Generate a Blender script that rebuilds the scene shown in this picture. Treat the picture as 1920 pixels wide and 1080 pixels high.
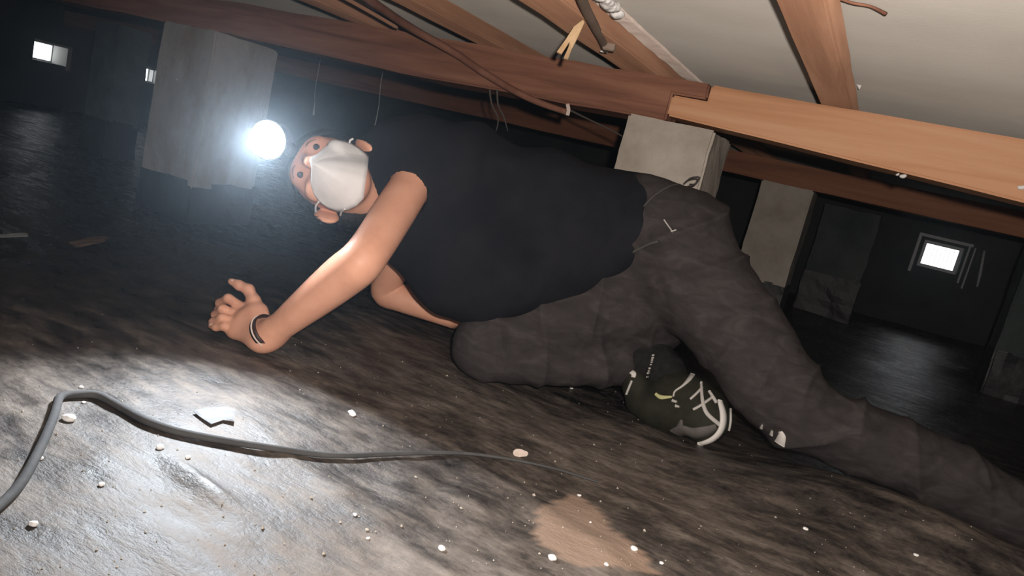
import bpy, bmesh, math, random
import numpy as np
from mathutils import Vector, Matrix
from mathutils.bvhtree import BVHTree

for o in list(bpy.data.objects):
    bpy.data.objects.remove(o)
SC = bpy.context.scene
COL = SC.collection
random.seed(4)

# ------------------------------------------------------------------ camera
FPX = 1387.0                                    # focal length in pixels of the 1920 wide frame
ROLL, PITCH, YAW = (math.radians(a) for a in (13.71, 9.76, 25.08))
CAM = np.array([0.0, 0.0, 0.5])
_f0 = np.array([-math.sin(YAW), math.cos(YAW), 0.0])
R0 = np.array([math.cos(YAW), math.sin(YAW), 0.0])
_u0 = np.array([0.0, 0.0, 1.0])
FWD = _f0 * math.cos(PITCH) - _u0 * math.sin(PITCH)
UPV = _u0 * math.cos(PITCH) + _f0 * math.sin(PITCH)
XI = R0 * math.cos(ROLL) + UPV * math.sin(ROLL)     # picture right
YI = R0 * math.sin(ROLL) - UPV * math.cos(ROLL)     # picture down
ZI = -FWD                                           # towards the camera

def ray(px, py):
    return FWD + XI * ((px - 960) / FPX) + YI * ((py - 540) / FPX)
def P(px, py, D):
    return CAM + ray(px, py) * D
def PZ(px, py, z):
    r = ray(px, py); return CAM + r * ((z - CAM[2]) / r[2])
def PY(px, py, y):
    r = ray(px, py); return CAM + r * ((y - CAM[1]) / r[1])
def PX(px, py, x):
    r = ray(px, py); return CAM + r * ((x - CAM[0]) / r[0])

cam_d = bpy.data.cameras.new('camera')
cam_d.sensor_width = 36.0
cam_d.lens = 36.0 * FPX / 1920.0
cam_d.clip_start = 0.01
cam = bpy.data.objects.new('camera', cam_d)
COL.objects.link(cam)
m = Matrix.Identity(4)
for i, v in enumerate((XI, -YI, ZI)):
    for k in range(3):
        m[k][i] = v[k]
for k in range(3):
    m[k][3] = CAM[k]
cam.matrix_world = m
SC.camera = cam

# ------------------------------------------------------------------ world, lights, exposure
world = bpy.data.worlds.new('overcast_sky')
SC.world = world
world.use_nodes = True
wb = world.node_tree.nodes['Background']
wb.inputs['Color'].default_value = (0.93, 0.97, 1.0, 1)
wb.inputs['Strength'].default_value = 4.0
world.cycles.sampling_method = 'NONE'

def spot_light(name, loc, target, power, col, size, angle, blend):
    l = bpy.data.lights.new(name, 'SPOT')
    l.energy = power; l.color = col; l.shadow_soft_size = size
    l.spot_size = math.radians(angle); l.spot_blend = blend
    o = bpy.data.objects.new(name, l); COL.objects.link(o)
    o.location = loc
    d = Vector(target) - Vector(loc)
    o.rotation_euler = d.to_track_quat('-Z', 'Y').to_euler()
    return o
# the torch of the phone that takes the picture, a little right of and above its lens
TORCH = CAM + XI * 0.045 - YI * 0.045 + ZI * 0.01
spot_light('phone_torch', TORCH, P(1400, 330, 2), 78.0, (1.0, 0.91, 0.83), 0.012, 140, 0.8)

SC.view_settings.view_transform = 'Standard'
SC.view_settings.look = 'None'
SC.view_settings.gamma = 1.0
SC.view_settings.use_curve_mapping = False
SC.view_settings.exposure = 0.0
SC.cycles.max_bounces = 4
SC.cycles.diffuse_bounces = 3
SC.cycles.glossy_bounces = 3
SC.cycles.volume_bounces = 0

# ------------------------------------------------------------------ materials
def new_mat(name):
    mt = bpy.data.materials.new(name); mt.use_nodes = True
    nt = mt.node_tree
    return mt, nt, nt.nodes['Principled BSDF']
def N(nt, kind, **kw):
    n = nt.nodes.new(kind)
    for k, v in kw.items():
        if k in n.inputs: n.inputs[k].default_value = v
        else: setattr(n, k, v)
    return n
def ramp(nt, src, stops):
    r = nt.nodes.new('ShaderNodeValToRGB')
    e = r.color_ramp.elements
    while len(e) < len(stops): e.new(0.5)
    for el, (p, c) in zip(e, stops):
        el.position = p; el.color = (*c, 1) if len(c) == 3 else c
    nt.links.new(src, r.inputs['Fac'])
    return r
def mix_mat(name, stops, scale=8.0, detail=6.0, rough=0.7, bump=0.2, bump_scale=60.0, stretch=(1, 1, 1), spec=0.3, dist=0.0, bdist=0.004, drough=0.0):
    """noise -> colour ramp, second noise -> bump, in object coordinates"""
    mt, nt, b = new_mat(name)
    tc = N(nt, 'ShaderNodeTexCoord'); mp = N(nt, 'ShaderNodeMapping')
    mp.inputs['Scale'].default_value = stretch
    nt.links.new(tc.outputs['Object'], mp.inputs['Vector'])
    nz = N(nt, 'ShaderNodeTexNoise', Scale=scale, Detail=detail, Roughness=0.6, Distortion=dist)
    nt.links.new(mp.outputs['Vector'], nz.inputs['Vector'])
    r = ramp(nt, nz.outputs['Fac'], stops)
    nt.links.new(r.outputs['Color'], b.inputs['Base Color'])
    b.inputs['Roughness'].default_value = rough
    b.inputs['Specular IOR Level'].default_value = spec
    if bump:
        n2 = N(nt, 'ShaderNodeTexNoise', Scale=bump_scale, Detail=4.0)
        nt.links.new(mp.outputs['Vector'], n2.inputs['Vector'])
        bp = N(nt, 'ShaderNodeBump', Strength=bump, Distance=bdist)
        nt.links.new(n2.outputs['Fac'], bp.inputs['Height'])
        nt.links.new(bp.outputs['Normal'], b.inputs['Normal'])
    b.inputs['Diffuse Roughness'].default_value = drough
    return mt
def plain(name, col, rough=0.6, spec=0.4, emit=0.0, ecol=None):
    mt, nt, b = new_mat(name)
    b.inputs['Base Color'].default_value = (*col, 1)
    b.inputs['Roughness'].default_value = rough
    b.inputs['Specular IOR Level'].default_value = spec
    if emit:
        b.inputs['Emission Color'].default_value = (*(ecol or col), 1)
        b.inputs['Emission Strength'].default_value = emit
    return mt

M = {}
M['beam_red'] = mix_mat('reddish_old_wood', [(0.3, (0.155, 0.068, 0.046)), (0.52, (0.285, 0.13, 0.082)), (0.75, (0.40, 0.20, 0.13))], 5, 8, 0.75, 0.35, 40, (0.35, 5, 5), 0.2, 0.6)
M['beam_orange'] = mix_mat('orange_planed_wood', [(0.28, (0.46, 0.215, 0.10)), (0.5, (0.62, 0.315, 0.165)), (0.72, (0.68, 0.385, 0.225))], 4, 8, 0.6, 0.15, 50, (0.35, 4, 6), 0.3, 0.5)
M['joist'] = mix_mat('brown_joist_wood', [(0.3, (0.215, 0.11, 0.066)), (0.55, (0.335, 0.178, 0.11)), (0.75, (0.40, 0.225, 0.145))], 4, 8, 0.7, 0.2, 50, (5, 0.35, 5), 0.2, 0.5, drough=1.0)
M['beam_rear'] = mix_mat('brown_rear_beam_wood', [(0.3, (0.20, 0.085, 0.05)), (0.6, (0.34, 0.15, 0.085)), (0.75, (0.40, 0.19, 0.11))], 4, 8, 0.75, 0.2, 50, (0.35, 5, 5), 0.2, 0.5)
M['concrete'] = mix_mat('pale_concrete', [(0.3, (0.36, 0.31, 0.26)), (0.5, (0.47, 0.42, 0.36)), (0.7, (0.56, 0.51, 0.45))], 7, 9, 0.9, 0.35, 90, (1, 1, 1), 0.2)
M['concrete_stained'] = mix_mat('stained_concrete', [(0.3, (0.27, 0.21, 0.165)), (0.48, (0.36, 0.335, 0.30)), (0.7, (0.44, 0.40, 0.38))], 4, 9, 0.9, 0.35, 90, (1.4, 1.4, 0.7), 0.2)
M['concrete_dark'] = mix_mat('dark_greenish_concrete', [(0.3, (0.045, 0.06, 0.06)), (0.55, (0.085, 0.105, 0.10)), (0.8, (0.13, 0.145, 0.135))], 4, 8, 0.85, 0.3, 60, (1, 1, 1), 0.25)  # darker, slightly greenish concrete tone
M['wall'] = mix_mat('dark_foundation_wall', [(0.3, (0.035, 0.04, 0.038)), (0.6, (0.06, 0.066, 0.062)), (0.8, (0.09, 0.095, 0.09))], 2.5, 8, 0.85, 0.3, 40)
M['ceiling'] = mix_mat('grey_underfloor_board', [(0.3, (0.36, 0.335, 0.30)), (0.55, (0.43, 0.40, 0.36)), (0.8, (0.49, 0.46, 0.42))], 2.2, 7, 0.8, 0.12, 120, (1, 1, 1), 0.25, drough=1.0)
M['skirt'] = mix_mat('black_plastic_film', [(0.3, (0.010, 0.010, 0.012)), (0.6, (0.016, 0.016, 0.018)), (0.9, (0.03, 0.028, 0.026))], 5, 6, 0.5, 0.3, 9, (1, 1, 1), 0.5, 0, 0.02)
M['frame'] = plain('grey_vent_frame', (0.5, 0.51, 0.5), 0.5)
M['lit_reveal'] = plain('daylit_jamb', (0.42, 0.42, 0.40), 0.8)  # daylight on the vent jamb put into a paler colour
M['bar'] = plain('grey_vent_bar', (0.30, 0.31, 0.30), 0.5)
M['white_bit'] = mix_mat('white_foam', [(0.3, (0.84, 0.81, 0.78)), (0.7, (0.93, 0.91, 0.89))], 40, 4, 0.8, 0.4, 120)
M['pinkish'] = mix_mat('pale_dried_glue', [(0.3, (0.58, 0.47, 0.41)), (0.7, (0.74, 0.63, 0.56))], 18, 6, 0.8, 0.3, 80, drough=1.0)
M['splinter'] = mix_mat('fresh_pale_wood', [(0.3, (0.60, 0.38, 0.20)), (0.7, (0.80, 0.58, 0.36))], 30, 5, 0.7, 0.3, 150, (1, 1, 1))
M['conduit'] = mix_mat('dusty_grey_conduit', [(0.3, (0.22, 0.16, 0.125)), (0.7, (0.33, 0.25, 0.20))], 14, 5, 0.7, 0.2, 80)
M['cable_black'] = mix_mat('dusty_black_cable', [(0.3, (0.05, 0.05, 0.052)), (0.7, (0.10, 0.097, 0.095))], 12, 5, 0.85, 0.15, 90)
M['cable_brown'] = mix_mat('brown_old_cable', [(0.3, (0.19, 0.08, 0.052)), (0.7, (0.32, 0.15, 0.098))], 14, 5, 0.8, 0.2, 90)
M['web'] = plain('dusty_grey_cobweb', (0.10, 0.085, 0.075), 0.9, 0.1)
M['scrap'] = mix_mat('brown_scrap', [(0.3, (0.16, 0.10, 0.07)), (0.7, (0.28, 0.19, 0.14))], 20, 5, 0.8, 0.3, 60)
M['skin'] = mix_mat('skin', [(0.3, (0.70, 0.34, 0.22)), (0.55, (0.78, 0.395, 0.265)), (0.8, (0.83, 0.44, 0.31))], 16, 5, 0.5, 0.12, 260, (1, 1, 1), 0.35, 0, 0.001)
M['hair'] = mix_mat('black_hair', [(0.3, (0.008, 0.007, 0.007)), (0.7, (0.022, 0.018, 0.017))], 60, 5, 0.55, 0.6, 200, (1, 1, 4))
M['shirt'] = mix_mat('black_cotton', [(0.3, (0.010, 0.011, 0.015)), (0.7, (0.018, 0.018, 0.022))], 10, 6, 0.95, 0.3, 420, (1, 1, 1), 0.12, 0, 0.001)
M['trousers'] = mix_mat('charcoal_cotton', [(0.25, (0.030, 0.026, 0.026)), (0.5, (0.048, 0.041, 0.041)), (0.75, (0.076, 0.066, 0.066))], 16, 9, 0.92, 0.35, 380, (1, 1, 2.2), 0.15, 0.8, 0.001)
M['seam'] = plain('grey_seam_thread', (0.085, 0.078, 0.075), 0.9, 0.1)
M['mask'] = mix_mat('white_mask_fabric', [(0.3, (0.74, 0.71, 0.70)), (0.7, (0.82, 0.79, 0.78))], 20, 4, 0.85, 0.15, 300, (1, 1, 1), 0.2, 0, 0.001)
M['eye'] = plain('dark_eye', (0.02, 0.012, 0.01), 0.45, 0.5)
M['strap_black'] = plain('black_elastic', (0.02, 0.02, 0.022), 0.8, 0.2)
M['housing'] = plain('black_lamp_housing', (0.03, 0.03, 0.033), 0.4)
M['sock'] = mix_mat('black_knit', [(0.3, (0.012, 0.012, 0.012)), (0.7, (0.024, 0.023, 0.022))], 60, 4, 0.95, 0.5, 500, (1, 1, 1), 0.1, 0, 0.001)
M['shoe'] = mix_mat('black_shoe_mesh', [(0.3, (0.016, 0.016, 0.010)), (0.7, (0.030, 0.029, 0.019))], 30, 4, 0.75, 0.5, 300, (1, 1, 1), 0.25, 0, 0.001)
M['shoe_grey'] = mix_mat('grey_toe_fabric', [(0.3, (0.10, 0.09, 0.085)), (0.7, (0.155, 0.14, 0.13))], 30, 4, 0.85, 0.4, 300, (1, 1, 1), 0.2, 0, 0.001)
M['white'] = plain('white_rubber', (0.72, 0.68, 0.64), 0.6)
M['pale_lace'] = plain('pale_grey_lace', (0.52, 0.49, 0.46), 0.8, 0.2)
M['yellow'] = plain('pale_yellow_trim', (0.62, 0.60, 0.30), 0.6)
M['leather'] = plain('dark_brown_leather', (0.035, 0.012, 0.008), 0.5)
M['film'] = plain('glint_plastic', (0.30, 0.31, 0.33), 0.18, 0.8)  # pale tone carries the glint on the floor sheet
M['lens'] = plain('lit_lamp_lens', (1, 1, 1), 0.3, 0.3, 60.0, (0.90, 0.96, 1.0))

M['lens'].cycles.emission_sampling = 'NONE'
# ------------------------------------------------------------------ helpers
def tag(o, label=None, cat=None, group=None, kind=None):
    if label: o['label'] = label
    if cat: o['category'] = cat
    if group: o['group'] = group
    if kind: o['kind'] = kind
    return o
def empty(name, loc, parent=None):
    o = bpy.data.objects.new(name, None); COL.objects.link(o)
    o.location = loc; o.empty_display_size = 0.05
    if parent: o.parent = parent
    bpy.context.view_layer.update()
    return o
def mesh_obj(name, verts, faces, mat, parent=None, smooth=True):
    me = bpy.data.meshes.new(name)
    me.from_pydata([tuple(map(float, v)) for v in verts], [], [tuple(map(int, f)) for f in faces])
    me.update()
    return link_mesh(name, me, mat, parent, smooth)
def link_mesh(name, me, mat, parent=None, smooth=True):
    if mat is not None: me.materials.append(mat)
    if smooth:
        me.polygons.foreach_set('use_smooth', [True] * len(me.polygons))
    o = bpy.data.objects.new(name, me); COL.objects.link(o)
    if parent is not None:
        o.parent = parent
        o.matrix_parent_inverse = parent.matrix_world.inverted()
    return o
def from_bm(name, bm, mat, parent=None, smooth=False):
    me = bpy.data.meshes.new(name)
    bmesh.ops.recalc_face_normals(bm, faces=bm.faces)
    bm.to_mesh(me); bm.free()
    return link_mesh(name, me, mat, parent, smooth)

_rng = np.random.RandomState(11)
_PERM = _rng.rand(64, 64, 64).astype(np.float32)
def vnoise(p, s=1.0, seed=0):
    """3D value noise, -1..1"""
    q = np.asarray(p, dtype=np.float64) * s + seed * 7.31 + 1000.0
    i = np.floor(q).astype(int); f = q - i; f = f * f * (3 - 2 * f)
    r = 0
    for dx in (0, 1):
        wx = f[..., 0] if dx else 1 - f[..., 0]
        for dy in (0, 1):
            wy = f[..., 1] if dy else 1 - f[..., 1]
            for dz in (0, 1):
                wz = f[..., 2] if dz else 1 - f[..., 2]
                r = r + wx * wy * wz * _PERM[(i[..., 0] + dx) & 63, (i[..., 1] + dy) & 63, (i[..., 2] + dz) & 63]
    return r * 2 - 1
def fbm(p, s, octv=3, seed=0):
    a, r = 1.0, 0
    for k in range(octv):
        r = r + a * vnoise(p, s, seed + k); s *= 2.1; a *= 0.5
    return r

def worn_box(name, lo, hi, mat, parent=None, seg=0.05, amp=0.003, nscale=9, bevel=0.006, seed=0, taper=None):
    """a box cut into a grid, its edges worn by noise; lo, hi are world corners"""
    lo, hi = np.array(lo, float), np.array(hi, float)
    bm = bmesh.new()
    bmesh.ops.create_cube(bm, size=1.0)
    for v in bm.verts:
        v.co = Vector(lo + (hi - lo) * (np.array(v.co) + 0.5))
    bmesh.ops.bevel(bm, geom=list(bm.edges), offset=bevel, segments=2, affect='EDGES')
    for ax in range(3):
        n = int(min(60, (hi[ax] - lo[ax]) / seg))
        for k in range(1, n):
            co = [0, 0, 0]; co[ax] = lo[ax] + (hi[ax] - lo[ax]) * k / n
            no = [0, 0, 0]; no[ax] = 1
            bmesh.ops.bisect_plane(bm, geom=list(bm.verts) + list(bm.edges) + list(bm.faces), plane_co=co, plane_no=no)
    bm.verts.ensure_lookup_table()
    pts = np.array([v.co[:] for v in bm.verts])
    for ax in range(3):
        pts[:, ax] += amp * fbm(pts, nscale, 3, seed + ax * 5)
    if taper: pts = taper(pts)
    for v, c in zip(bm.verts, pts): v.co = Vector(c)
    o = from_bm(name, bm, mat, parent, smooth=False)
    return o
def tube(name, pts, rad, mat, parent=None, seg=10, sub=6, flat=None):
    """a smooth tube through the points; rad a number or one per point"""
    pts = [np.array(p, float) for p in pts]
    rads = [rad] * len(pts) if np.isscalar(rad) else list(rad)
    cp, cr = [], []
    n = len(pts)
    for i in range(n - 1):
        p0, p1, p2, p3 = pts[max(i - 1, 0)], pts[i], pts[i + 1], pts[min(i + 2, n - 1)]
        for k in range(sub):
            t = k / sub
            cp.append(0.5 * ((2 * p1) + (-p0 + p2) * t + (2 * p0 - 5 * p1 + 4 * p2 - p3) * t * t + (-p0 + 3 * p1 - 3 * p2 + p3) * t ** 3))
            cr.append(rads[i] * (1 - t) + rads[i + 1] * t)
    cp.append(pts[-1]); cr.append(rads[-1])
    vs, fs = [], []
    up = np.array([0.13, 0.27, 0.95])
    for i, p in enumerate(cp):
        d = cp[min(i + 1, len(cp) - 1)] - cp[max(i - 1, 0)]; d = d / (np.linalg.norm(d) + 1e-9)
        s = np.cross(d, up); s /= np.linalg.norm(s) + 1e-9; t = np.cross(s, d)
        for k in range(seg):
            a = 2 * math.pi * k / seg
            vs.append(p + (s * math.cos(a) + t * math.sin(a)) * cr[i])
    L = len(cp)
    for i in range(L - 1):
        for k in range(seg):
            fs.append((i * seg + k, i * seg + (k + 1) % seg, (i + 1) * seg + (k + 1) % seg, (i + 1) * seg + k))
    fs.append(tuple(range(seg))[::-1]); fs.append(tuple((L - 1) * seg + k for k in range(seg)))
    return mesh_obj(name, vs, fs, mat, parent)

# --- signed distance modelling with a surface-net mesher
def norm(v):
    v = np.array(v, float); return v / np.linalg.norm(v)
class SDF:
    def __init__(s): s.ops = []
    def cone(s, a, ra, b, rb, k=0.02, flat=None, f=1.0, op='u'):
        a, b = np.array(a, float), np.array(b, float); R = max(ra, rb) * max(1.0, f)
        def fn(p):
            d = b - a; h = np.clip(((p - a) @ d) / max(d @ d, 1e-12), 0, 1)
            q = p - (a + h[..., None] * d)
            if flat is not None:
                n = norm(flat); c = q @ n; q = q + (c * (1 / f - 1))[..., None] * n
            return np.sqrt((q * q).sum(-1)) - (ra + (rb - ra) * h)
        s.ops.append((fn, np.minimum(a, b) - R, np.maximum(a, b) + R, k, op)); return s
    def chain(s, pts, k=0.02, flat=None, f=1.0):
        for (a, ra), (b, rb) in zip(pts[:-1], pts[1:]): s.cone(a, ra, b, rb, k, flat, f)
        return s
    def limb(s, pts, k=0.02, n=6):
        """a limb through joints with radii: smoothly interpolated, one swelling-free tube"""
        P4 = [np.append(np.array(p, float), r) for p, r in pts]; m_ = len(P4); seq = []
        for i in range(m_ - 1):
            p0, p1, p2, p3 = P4[max(i - 1, 0)], P4[i], P4[i + 1], P4[min(i + 2, m_ - 1)]
            for j in range(n):
                t = j / n
                seq.append(0.5 * ((2 * p1) + (-p0 + p2) * t + (2 * p0 - 5 * p1 + 4 * p2 - p3) * t * t + (-p0 + 3 * p1 - 3 * p2 + p3) * t ** 3))
        seq.append(P4[-1]); seq = np.array(seq); R_ = seq[:, 3].max()
        def seg(q0, q1):
            d = q1[:3] - q0[:3]
            def fn(p):
                h = np.clip(((p - q0[:3]) @ d) / max(d @ d, 1e-12), 0, 1)
                e = p - (q0[:3] + h[..., None] * d)
                return np.sqrt((e * e).sum(-1)) - (q0[3] + (q1[3] - q0[3]) * h)
            r = max(q0[3], q1[3]); return fn, np.minimum(q0[:3], q1[:3]) - r, np.maximum(q0[:3], q1[:3]) + r
        s.ops.append(([seg(a, b) for a, b in zip(seq[:-1], seq[1:])], seq[:, :3].min(0) - R_, seq[:, :3].max(0) + R_, k, 'u')); return s
    def ell(s, c, axes, rad, k=0.02, op='u'):
        c = np.array(c, float); A = np.array([norm(x) for x in axes]); r = np.array(rad, float)
        def fn(p):
            q = (p - c) @ A.T
            k0 = np.sqrt(((q / r) ** 2).sum(-1)); k1 = np.sqrt(((q / r ** 2) ** 2).sum(-1)) + 1e-9
            return k0 * (k0 - 1) / k1
        s.ops.append((fn, c - r.max(), c + r.max(), k, op)); return s
    def cut(s, c, n, lo, hi, k=0.004):
        """remove everything on the side n points to, inside the box lo..hi"""
        c = np.array(c, float); n = norm(n)
        def fn(p): return (c - p) @ n
        s.ops.append((fn, np.array(lo, float), np.array(hi, float), k, 's')); return s
    def mesh(s, res, disp=None, lo=None, hi=None):
        us = [o for o in s.ops if o[4] == 'u']
        lo = np.min([o[1] for o in us], 0) - 4 * res if lo is None else np.array(lo)
        hi = np.max([o[2] for o in us], 0) + 4 * res if hi is None else np.array(hi)
        n = np.ceil((hi - lo) / res).astype(int) + 1
        F = np.full(n, 0.5, np.float32)
        for fn, l, h, k, op in s.ops:
            i0 = np.clip(np.floor((l - k - 3 * res - lo) / res).astype(int), 0, n); i1 = np.clip(np.ceil((h + k + 3 * res - lo) / res).astype(int) + 1, 0, n)
            if (i1 <= i0).any(): continue
            grid = lambda u0, u1: np.stack(np.meshgrid(*[lo[a] + res * np.arange(u0[a], u1[a]) for a in range(3)], indexing='ij'), -1)
            if isinstance(fn, list):
                d = np.full(i1 - i0, 0.5, np.float32)
                for f1, l1, h1 in fn:
                    j0 = np.clip(np.floor((l1 - k - 3 * res - lo) / res).astype(int), i0, i1); j1 = np.clip(np.ceil((h1 + k + 3 * res - lo) / res).astype(int) + 1, i0, i1)
                    if (j1 <= j0).any(): continue
                    w_ = tuple(slice(j0[a] - i0[a], j1[a] - i0[a]) for a in range(3))
                    d[w_] = np.minimum(d[w_], f1(grid(j0, j1)))
            else:
                d = fn(grid(i0, i1)).astype(np.float32)
            sl = tuple(slice(i0[a], i1[a]) for a in range(3)); B = F[sl]
            if op == 'u':
                hh = np.maximum(k - np.abs(B - d), 0) / k
                F[sl] = np.minimum(B, d) - hh * hh * k / 4
            else:
                e = -d if op == 's' else d
                hh = np.maximum(k - np.abs(B - e), 0) / k
                F[sl] = np.maximum(B, e) + hh * hh * k / 4
        v, f = surface_net(F, lo, res)
        return v, f
def surface_net(F, lo, res):
    n = F.shape; ins = F < 0
    c = [ins[i:n[0] - 1 + i, j:n[1] - 1 + j, k:n[2] - 1 + k] for i in (0, 1) for j in (0, 1) for k in (0, 1)]
    cnt = sum(a.astype(np.int8) for a in c)
    cells = np.argwhere((cnt > 0) & (cnt < 8))
    idx = np.full((n[0] - 1, n[1] - 1, n[2] - 1), -1, np.int32)
    idx[tuple(cells.T)] = np.arange(len(cells))
    off = np.array([(i, j, k) for i in (0, 1) for j in (0, 1) for k in (0, 1)])
    acc = np.zeros((len(cells), 3)); num = np.zeros(len(cells))
    val = np.stack([F[tuple((cells + o).T)] for o in off], 1)
    for a in range(8):
        for b in range(a + 1, 8):
            if np.abs(off[a] - off[b]).sum() != 1: continue
            va, vb = val[:, a], val[:, b]; mk = (va < 0) != (vb < 0)
            t = np.where(mk, va / np.where(mk, va - vb, 1), 0)
            acc += np.where(mk[:, None], off[a] + (off[b] - off[a]) * t[:, None], 0); num += mk
    V = lo + res * (cells + acc / num[:, None])
    faces = []
    for ax in range(3):
        s0 = [slice(1, -1)] * 3; s0[ax] = slice(0, -1)
        s1 = [slice(1, -1)] * 3; s1[ax] = slice(1, None)
        a, b = ins[tuple(s0)], ins[tuple(s1)]
        e = np.argwhere(a != b)
        if not len(e): continue
        flip = a[tuple(e.T)]
        base = e + 1; base[:, ax] = e[:, ax]
        u, w = (ax + 1) % 3, (ax + 2) % 3
        du = np.zeros(3, int); du[u] = 1; dw = np.zeros(3, int); dw[w] = 1
        q = [idx[tuple((base - du - dw).T)], idx[tuple((base - dw).T)], idx[tuple(base.T)], idx[tuple((base - du).T)]]
        q = np.stack(q, 1); q[~flip] = q[~flip][:, ::-1]
        faces.append(q)
    return V, np.concatenate(faces)
def vert_normals(V, Fc):
    nrm = np.zeros_like(V)
    fn = np.cross(V[Fc[:, 2]] - V[Fc[:, 0]], V[Fc[:, 3]] - V[Fc[:, 1]])
    for k in range(4): np.add.at(nrm, Fc[:, k], fn)
    return nrm / (np.linalg.norm(nrm, axis=1, keepdims=True) + 1e-12)
def np_mesh(name, V, Fc, mat, parent=None):
    me = bpy.data.meshes.new(name)
    me.vertices.add(len(V)); me.vertices.foreach_set('co', np.asarray(V, np.float32).ravel())
    me.loops.add(Fc.size); me.loops.foreach_set('vertex_index', np.asarray(Fc, np.int32).ravel())
    me.polygons.add(len(Fc)); me.polygons.foreach_set('loop_start', np.arange(0, Fc.size, 4, dtype=np.int32))
    me.update(calc_edges=True); me.validate()
    return link_mesh(name, me, mat, parent)
def bvh_of(V, Fc):
    return BVHTree.FromPolygons([Vector(v) for v in V], [tuple(map(int, f)) for f in Fc])
def cast(bvh, px, py):
    r = norm(ray(px, py))
    h = bvh.ray_cast(Vector(CAM), Vector(r))
    if h[0] is None: return None
    nn = np.array(h[1]);
    if nn @ r > 0: nn = -nn
    return np.array(h[0]), nn
def strip_on(name, bvh, pix, widths, mat, parent, lift=0.0025, thick=0.003, sub=6):
    """a raised ribbon that lies on a surface along a line of picture points, in world thickness"""
    pix = [np.array(p, float) for p in pix]; n = len(pix)
    widths = [widths] * n if np.isscalar(widths) else widths
    pp, ww = [], []
    for i in range(n - 1):
        p0, p1, p2, p3 = pix[max(i - 1, 0)], pix[i], pix[i + 1], pix[min(i + 2, n - 1)]
        for k in range(sub):
            t = k / sub
            pp.append(0.5 * ((2 * p1) + (-p0 + p2) * t + (2 * p0 - 5 * p1 + 4 * p2 - p3) * t * t + (-p0 + 3 * p1 - 3 * p2 + p3) * t ** 3))
            ww.append(widths[i] * (1 - t) + widths[i + 1] * t)
    pp.append(pix[-1]); ww.append(widths[-1])
    hits = [(cast(bvh, *p), w) for p, w in zip(pp, ww)]
    hits = [(h[0], h[1], w) for h, w in hits if h is not None]
    if len(hits) < 2: print('STRIP MISSED', name); return None
    vs, fs = [], []
    for i, (c, nn, w) in enumerate(hits):
        d = hits[min(i + 1, len(hits) - 1)][0] - hits[max(i - 1, 0)][0]
        d = d / (np.linalg.norm(d) + 1e-9)
        sd = np.cross(nn, d); sd = sd / (np.linalg.norm(sd) + 1e-9)
        top = c + nn * lift; bot = c - nn * thick
        vs += [top - sd * w / 2, top + nn * 0.0006, top + sd * w / 2, bot + sd * w / 2, bot - sd * w / 2]
    K = 5
    for i in range(len(hits) - 1):
        for k in range(K):
            fs.append((i * K + k, i * K + (k + 1) % K, (i + 1) * K + (k + 1) % K, (i + 1) * K + k))
    fs.append((0, 1, 2, 3, 4)); fs.append(tuple((len(hits) - 1) * K + k for k in (4, 3, 2, 1, 0)))
    o = mesh_obj(name, vs, fs, mat, parent)
    return o
def box_obj(name, lo, hi, mat, parent=None, bevel=0.002):
    bm = bmesh.new(); bmesh.ops.create_cube(bm, size=1.0)
    lo, hi = np.array(lo, float), np.array(hi, float)
    for v in bm.verts: v.co = Vector(lo + (hi - lo) * (np.array(v.co) + 0.5))
    if bevel: bmesh.ops.bevel(bm, geom=list(bm.edges), offset=bevel, segments=1, affect='EDGES')
    return from_bm(name, bm, mat, parent)

# ------------------------------------------------------------------ the setting
ZC = 0.825                          # underside of the floor boards
ZB, ZT = 0.676, 0.783               # beam
BY = 1.86                           # front face of the near beam
XW, YB, XR, YF = -6.2, 6.0, 3.2, -1.2   # walls

def floor_z(x, y):
    p = np.stack([x, y, np.zeros_like(x)], -1)
    z = 0.012 * fbm(p, 1.6, 3, 2)
    near = np.exp(-(((x + 0.2) / 1.6) ** 2 + ((y - 1.0) / 1.2) ** 2))
    # long low creases of the sheet running from the knee towards the right front
    a = math.radians(-24); s = -x * math.sin(a) + y * math.cos(a); l = x * math.cos(a) + y * math.sin(a)
    w = s * 13 + 1.1 * vnoise(np.stack([l * 1.4, s * 3, 0 * s], -1), 1.0, 9)
    z = z + near * 0.007 * (1 - np.abs(np.sin(w))) ** 2 * (0.6 + 0.6 * vnoise(p, 2.3, 4))
    z = z + near * 0.0035 * fbm(p, 14, 2, 6)
    # mound under the stretched leg
    z = z + 0.062 * np.exp(-(((x - 0.18) / 0.36) ** 2 + ((y - 1.50) / 0.16) ** 2))
    z = z - 0.02 * np.exp(-(((x - 0.4) / 0.5) ** 2 + ((y - 1.86) / 0.14) ** 2))
    # one sharp crease in the lower left
    (ax_, ay_), (bx_, by_) = PZ(300, 862, 0)[:2], PZ(445, 968, 0)[:2]
    L2 = (bx_ - ax_) ** 2 + (by_ - ay_) ** 2
    tt = np.clip(((x - ax_) * (bx_ - ax_) + (y - ay_) * (by_ - ay_)) / L2, 0, 1)
    dd = np.hypot(x - ax_ - tt * (bx_ - ax_), y - ay_ - tt * (by_ - ay_))
    z = z + 0.012 * np.exp(-(dd / 0.013) ** 2) * np.sin(math.pi * np.clip(tt, .05, .95))
    # flat under the planted hand and the shoe
    for cx, cy, r in ((-1.08, 1.12, 0.16), (-0.27, 1.6, 0.14), (-0.72, 1.45, 0.14)):
        g = np.exp(-((x - cx) ** 2 + (y - cy) ** 2) / r ** 2); z = z * (1 - g)
    # wrinkles of the loose film further back
    far = 1 - near
    z = z + far * 0.012 * np.abs(vnoise(np.stack([x * 1.2 + y * 0.4, y * 3.2 - x * 0.6, 0 * x], -1), 1.5, 3))
    return z
def fz(x, y): return float(floor_z(np.array([x]), np.array([y]))[0])

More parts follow.
